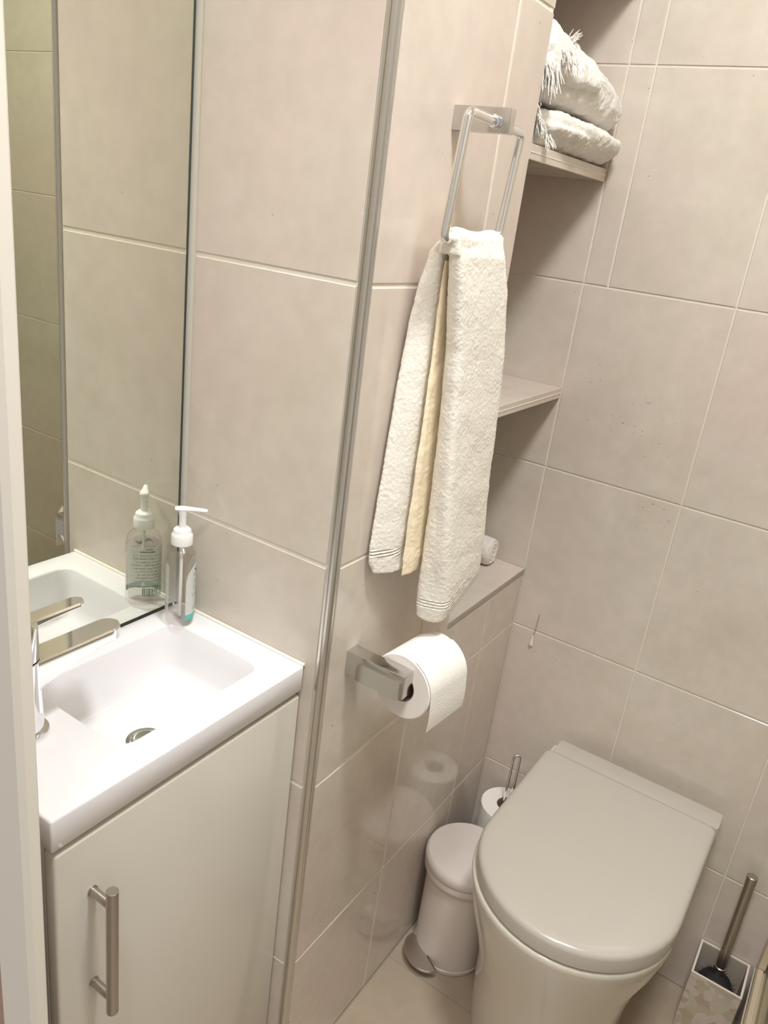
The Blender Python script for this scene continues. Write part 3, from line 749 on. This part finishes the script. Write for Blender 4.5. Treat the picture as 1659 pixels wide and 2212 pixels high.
loft(bm, [ysec(.350, [(-.19, Z2+.02), (-.040, Z2+.028), (-.060, Z2+.090), (-.19, Z2+.09)], .02),
          ysec(.372, [(-.22, Z2), (-.018, Z2+.004), (-.028, Z2+.112), (-.22, Z2+.115)], .02),
          ysec(.425, [(-.22, Z2), (.004, Z2+.002), (-.004, Z2+.086), (-.09, Z2+.112), (-.22, Z2+.115)], .026)[:28] if False else ysec(.425, [(-.22, Z2), (.004, Z2+.002), (-.014, Z2+.096), (-.22, Z2+.112)], .026),
          ysec(.500, [(-.22, Z2), (.014, Z2+.000), (.014, Z2+.070), (-.22, Z2+.095)], .028),
          ysec(.570, [(-.22, Z2), (.016, Z2-.004), (.024, Z2+.050), (-.22, Z2+.085)], .028),
          ysec(.625, [(-.22, Z2), (.008, Z2-.006), (.018, Z2+.036), (-.22, Z2+.070)], .024),
          ysec(.647, [(-.20, Z2+.002), (-.020, Z2-.002), (-.012, Z2+.024), (-.20, Z2+.05)], .012)])
# drooping flap at the near end
loft(bm, [ysec(.349, [(-.06, Z2+.050), (-.020, Z2+.048), (-.030, Z2+.085), (-.06, Z2+.09)], .01),
          ysec(.380, [(-.08, Z2+.030), (.000, Z2+.030), (-.012, Z2+.090), (-.08, Z2+.095)], .012),
          ysec(.430, [(-.08, Z2+.020), (.018, Z2+.026), (.008, Z2+.066), (-.08, Z2+.085)], .014),
          ysec(.490, [(-.08, Z2+.020), (.026, Z2+.030), (.020, Z2+.056), (-.08, Z2+.070)], .012),
          ysec(.520, [(-.08, Z2+.030), (.012, Z2+.034), (.010, Z2+.048), (-.08, Z2+.06)], .008)])
ut = obj('folded_towel', bm, M['towel_white']); tag(ut, 'off-white fringed towel heaped on top of the lower folded towel', 'towel', 'folded towels on the niche shelf')
bm = new()
strands(bm, (-.002, .372, Z2+.034), (0.35, -0.40, -0.90), 46, 0.009, 0.034, 0.0009)
strands(bm, (.006, .398, Z2+.056), (0.55, -0.35, -0.70), 34, 0.010, 0.022, 0.0008)
strands(bm, (-.058, .380, Z2+.104), (0.1, 0.0, 1), 7, 0.002, 0.028, 0.0009)
strands(bm, (-.013, .440, Z2+.080), (0.70, 0.15, 0.70), 16, 0.004, 0.020, 0.0008)
strands(bm, (.012, .500, Z2+.046), (0.80, 0.30, -0.50), 18, 0.010, 0.012, 0.0007)
tag(obj('fringe', bm, M['towel_white'], ut), kind='stuff')
fuse(ut, 0.0015, 0.0016, 0.004, 0.007, 0.022)
# rolled face cloth on the ledge
bm = new(); c = Vector((-.190, .610, ZL+.0275)); lo = []
N = 40
for h, s in ((0, .8), (.006, 1.0), (.050, .98), (.10, 1.02), (.130, 1.0), (.136, .93)):
    lo.append([c+Vector((h, 0.0275*s*math.cos(2*math.pi*i/N)*(1+.03*math.sin(3*2*math.pi*i/N+h*40)), 0.0265*s*math.sin(2*math.pi*i/N)*(1+.04*math.sin(5*2*math.pi*i/N)))) for i in range(N)])
loft(bm, lo)
for tt_ in range(26):
    pass
sp_pts = [c+Vector((.1362, (0.004+0.0175*k/60)*math.cos(k*0.30), (0.004+0.0175*k/60)*math.sin(k*0.30))) for k in range(61)]
tube(bm, sp_pts, 0.0021, 8)
rc_ = obj('face_cloth', bm, M['towel_white']); tag(rc_, 'small rolled white face cloth on the ledge behind the hanging towel', 'cloth')
fuse(rc_, 0.0011, 0.0016, 0.005)

# ------------------------------------------------------------------ toilet
TX = 0.3035
t = thing('toilet', (TX, 0.40, 0.0), 'white back-to-wall toilet with its D-shaped lid closed', 'toilet')
def dshape(hw, yb, yf, z, cx=TX, n=24, rb=0.012, flat=1.0, p=2.0):
    """D outline: straight back at yb, round front reaching yf"""
    depth = min(hw*1.02, (yb-yf)*0.6); yc = yf+depth; pts = []
    for i in range(n+1):
        a = math.pi*i/n
        pts.append((cx+hw*math.copysign(abs(math.cos(a))**(2/p), math.cos(a)), yc-depth*abs(math.sin(a))**(2/p)))
    nb = 6
    out = [Vector((x, y, z)) for x, y in pts]                       # from +x side round the front to -x side
    L = Vector((cx-hw, yb, z)); Rr = Vector((cx+hw, yb, z))
    def corner(c, s, e):
        return [s*(1-t_)**2+c*2*t_*(1-t_)+e*t_*t_ for t_ in [k/nb for k in range(nb+1)]]
    out += corner(L, L+Vector((0, -rb, 0)), L+Vector((rb, 0, 0)))
    out += corner(Rr, Rr+Vector((-rb, 0, 0)), Rr+Vector((0, -rb, 0)))
    return out
YB, YFR = 0.575, 0.1680
# pedestal and pan
bm = new()
yb = YC-0.001
pan = [(0.000, .121, .272, 2.2, -.010), (0.012, .123, .270, 2.2, -.010), (0.10, .1265, .258, 2.2, -.009), (0.20, .1265, .232, 2.15, -.005), (0.28, .1385, .204, 2.1, -.005), (0.33, .1535, .186, 2.05, -.004), (0.37, .1605, .1730, 2.0, -.003),
       (0.392, .1632, .1670, 2.0, -.003), (0.3995, .1630, .1670, 2.0, -.003), (0.4025, .1610, .1690, 2.0, -.003), (0.4032, .152, .178, 2.0, -.003)]
loft(bm, [dshape(hw, yb, yf, z, cx=TX+dx, rb=0.010, p=p) for z, hw, yf, p, dx in pan])
obj('pan', bm, M['ceramic'], t, angle=60)
# seat (thin, under the lid)
bm = new()
loft(bm, [dshape(.1560, YB, YFR+.004, .4034, p=2.0), dshape(.1560, YB, YFR+.004, .4066, p=2.0)])
obj('seat', bm, M['seat'], t)
bm = new()
lid = [(.4068, -.003), (.4080, 0.0), (.4300, .0005), (.4345, -.0008), (.4378, -.0042), (.4392, -.0090), (.4398, -.018), (.4402, -.04), (.4404, -.08)]
loft(bm, [dshape(.1605+d, YB-(0 if d > -.003 else -d*0.25), YFR-d, z, rb=max(.004, .010+d*0.1), p=2.0) for z, d in lid])
obj('lid', bm, M['seat'], t, angle=60)
bm = new()
loft(bm, [rrect(TX-.1480, TX+.1625, YB+.0005, .6250, z, .008) for z in (.4032, .4330)]+[rrect(TX-.1470, TX+.1615, YB+.0005, .6240, .4365, .008), rrect(TX-.1445, TX+.159, YB+.0010, .6215, .4378, .008)])
obj('hinge_cover', bm, M['seat'], t)

# ------------------------------------------------------------------ pedal bin
BC = (0.0822, 0.4360)
t = thing('pedal_bin', (BC[0], BC[1], 0.0), 'small white pedal bin between the toilet and the casing wall', 'bin')
bm = new(); lathe(bm, (*BC, 0), [(0.0711, 0.0), (0.0725, 0.002), (0.0725, 0.010), (0.0711, 0.011), (0.0711, 0.205), (0.0716, 0.2055)], 64)
obj('body', bm, M['bin'], t)
bm = new(); lathe(bm, (*BC, 0), [(0.0716, 0.2050), (0.0786, 0.2060), (0.0795, 0.2090), (0.0781, 0.2200), (0.0763, 0.2215), (0.0735, 0.2220)], 64)
obj('collar', bm, M['bin'], t)
bm = new(); lathe(bm, (*BC, 0), [(0.0744, 0.2225), (0.0795, 0.2228), (0.0807, 0.2250), (0.0807, 0.2350), (0.0791, 0.2400), (0.0758, 0.2432), (0.0558, 0.2455), (0.03, 0.2470), (0.0, 0.2475)], 64, cap=False)
obj('lid', bm, M['bin'], t)
bm = new()
pd = Vector((-0.50, -0.86, 0)).normalized(); ps = Vector((-pd.y, pd.x, 0)); pc = Vector((*BC, 0))+pd*0.065
pc.x += 0.015
def halfmoon(z, w, d, dish=0.0, N=24):
    arc = [pc+ps*(w*math.cos(math.pi*i/N))+pd*(0.010+d*math.sin(math.pi*i/N))+Vector((0, 0, z)) for i in range(N+1)]
    return arc
loft(bm, [halfmoon(.016, .042, .034), halfmoon(.020, .0455, .0390), halfmoon(.0250, .0465, .0405), halfmoon(.0262, .0450, .0390), halfmoon(.0245, .041, .0340), halfmoon(.0235, .026, .018)])
bevel_box(bm, BC[0]-.05, BC[0]-.02, BC[1]-.088, BC[1]-.05, .010, .017, .002)
tag(obj('pedal', bm, M['steel_bright'], t), 'chrome half-moon pedal')

# ------------------------------------------------------------------ spare toilet rolls on a stand
SC = Vector((0.087, 0.592, 0.0))
t = thing('spare_roll_stand', tuple(SC), 'slim chrome stand with a looped top holding spare toilet rolls', 'roll stand')
bm = new(); lathe(bm, SC, [(0.050, 0.0), (0.052, 0.002), (0.052, 0.006), (0.050, 0.008), (0.012, 0.009), (0.012, 0.050), (0.030, 0.052), (0.030, 0.0545), (0.0, 0.0548)], 48, cap=False)
obj('base', bm, M['chrome'], t)
bm = new()
sd = Vector((0.9, 0.45, 0)).normalized()*0.0065; top = SC+Vector((0.000, 0, 0))
tube(bm, fillet([top-sd+Vector((0, 0, .008)), top-sd+Vector((0, 0, .378)), top+sd+Vector((0, 0, .378)), top+sd+Vector((0, 0, .008))], 0.007, 8), 0.0027, 12)
obj('pole', bm, M['chrome'], t)
for k, lab_ in enumerate(('lower white spare toilet roll on the stand, mostly hidden by the bin', 'upper white spare toilet roll on the stand behind the toilet lid')):
    tissue('toilet_roll', SC+Vector((0, 0, 0.0552+k*0.1005)), (0, 0, 1), 0.0525, 0.100, 0, lab_, Vector((1, 0, 0)), 'spare rolls on the stand', hole=0.0205)

# ------------------------------------------------------------------ toilet brush in its holder
hx0, hx1, hy0, hy1, hz = 0.5000, 0.5885, 0.5620, 0.6490, 0.1385
t = thing('toilet_brush_holder', ((hx0+hx1)/2, (hy0+hy1)/2, 0.0), 'square pearly mosaic toilet brush holder in the back corner', 'brush holder')
bm = new(); w = .0035
loft(bm, [rrect(hx0, hx1, hy0, hy1, 0.001, .001, 2), rrect(hx0, hx1, hy0, hy1, hz-.002, .001, 2)], cap0=True, cap1=False)
obj('box', bm, M['pearl'], t, smooth=False)
bm = new()
loft(bm, [rrect(hx0, hx1, hy0, hy1, hz-.002, .001, 2), rrect(hx0, hx1, hy0, hy1, hz, .001, 2), rrect(hx0+w, hx1-w, hy0+w, hy1-w, hz, .001, 2), rrect(hx0+w, hx1-w, hy0+w, hy1-w, hz-.003, .001, 2)], cap0=False, cap1=False)
obj('rim', bm, M['rim'], t, smooth=False)
bm = new()
loft(bm, [rrect(hx0+w, hx1-w, hy0+w, hy1-w, hz-.003, .001, 2), rrect(hx0+w, hx1-w, hy0+w, hy1-w, .006, .001, 2)], cap0=False, cap1=True)
obj('liner', bm, M['dark_in'], t, smooth=False)
t = thing('toilet_brush', (0.543, 0.610, 0.0075), 'toilet brush with a black head and chrome handle in the mosaic holder', 'toilet brush')
bm = new(); h0, h1 = Vector((0.5430, 0.6120, 0.104)), Vector((0.5400, 0.6230, 0.3445))
dh = (h1-h0).normalized()
tube(bm, [h0, h0+dh*.030, h0+dh*.031, h1-dh*.016, h1-dh*.0155, h1-dh*.001, h1], [.0105, .0105, .0088, .0088, .0094, .0094, .0080], 24)
obj('handle', bm, M['steel'], t)
bm = new(); bc = Vector((0.5430, 0.6000, 0.0))
loops = [ring(bc+Vector((0, 0, z)), (1, 0, 0), (0, 1, 0), 28, r) for z, r in ((.0080, .022), (.018, .030), (.096, .032), (.112, .027), (.118, .010))]
loft(bm, loops)
for k in range(1100):
    a = random.uniform(0, 2*math.pi); zz = random.uniform(.015, .116); rr = .029 if zz < .104 else .018
    p = bc+Vector((rr*math.cos(a), rr*math.sin(a), zz)); d = Vector((math.cos(a), math.sin(a), random.uniform(-.2, .6))).normalized()*random.uniform(.008, .0135)
    s = Vector((-math.sin(a), math.cos(a), 0))*.0007
    q = p+d
    q.x = min(max(q.x, hx0+.0045), hx1-.0045); q.y = min(max(q.y, hy0+.0045), hy1-.0045)
    v = [bm.verts.new(x) for x in (p+s, p-s, p+Vector((0, 0, .0012)), q)]
    bm.faces.new((v[0], v[1], v[3])); bm.faces.new((v[1], v[2], v[3])); bm.faces.new((v[2], v[0], v[3]))
obj('brush_head', bm, M['bristle'], t, smooth=False)

# ------------------------------------------------------------------ shower kerb and screen
tag(obj('trim_shower_kerb', box(0.5955, 0.700, YF+.05, YC-.0005, 0.0, 0.140, 0.002, 2), M['tile'], smooth=False), kind='structure')
t = thing('shower_screen', (0.612, 0.12, 0.1402), 'green tinted glass shower screen in a cream metal frame at the right edge', 'shower screen')
bm = new()
prism(bm, [(0.5975, -.38, .1402), (0.6300, -.38, .1402), (0.6300, -.38, .158), (0.6240, -.38, .163), (0.6225, -.38, .156), (0.6100, -.38, .156), (0.6085, -.38, .165), (0.6000, -.38, .165), (0.5975, -.38, .161)], (0, YC+.38-.002, 0))
fr = obj('bottom_rail', bm, mat('champagne_metal', (0.66, 0.56, 0.42), 0.4, 0.3), t, smooth=False)
bm = new()
bevel_box(bm, .5975, .6110, YC-.030, YC-.0008, .1655, 1.95, .0015, 1); bevel_box(bm, .6180, .6300, YC-.030, YC-.0008, .1655, 1.95, .0015, 1)
obj('wall_profile', bm, fr.data.materials[0], t, smooth=False)
obj('glass', box(.6125, .6165, -.15, YC-.010, .1575, 1.94), M['shower_glass'], t, smooth=False)

# ------------------------------------------------------------------ small things
t = thing('wall_drop_hook', (.0468, YC-.0002, .600), 'tiny clear adhesive hook stuck on the back wall beside the niche edge', 'hook')
bm = new(); lathe(bm, (.0465, YC-.0035, 0), [(.0006, .6165), (.0018, .610), (.0030, .602), (.0046, .5955), (.0040, .5930), (.0, .5925)], 18, cap=False, sy=.6)
obj('drop', bm, mat('milky_plastic', (.86, .72, .66), .3), t)
bm = new(); tube(bm, [(.0475, YC-.0012, .6165), (.0490, YC-.0009, .635), (.0500, YC-.0009, .662)], .0011, 8)
obj('stem', bm, mat('dull_brown_residue', (.45, .34, .28), .8), t)
def ceiling_light(xy, label):
    t = thing('ceiling_light', (xy[0], xy[1], CEIL-.024), label, 'ceiling light')
    bm = new(); lathe(bm, (*xy, 0), [(.078, CEIL-.0005), (.080, CEIL-.010), (.078, CEIL-.022), (.068, CEIL-.024), (.068, CEIL-.018)], 48, cap=False)
    obj('housing', bm, M['paint'], t)
    bm = new(); lathe(bm, (*xy, 0), [(.0, CEIL-.017), (.068, CEIL-.017), (.068, CEIL-.0155), (.0, CEIL-.0155)], 48, cap=False)
    obj('diffuser', bm, M['lamp'], t)
ceiling_light(LIGHT_XY, 'round white ceiling light inside the washroom')
ceiling_light(PASS_XY, 'added, unseen fill light in the passage outside the doorway')  # unseen fitting that goes with the added passage fill lamp

for o in bpy.data.objects:
    if '_base' in o: del o['_base']
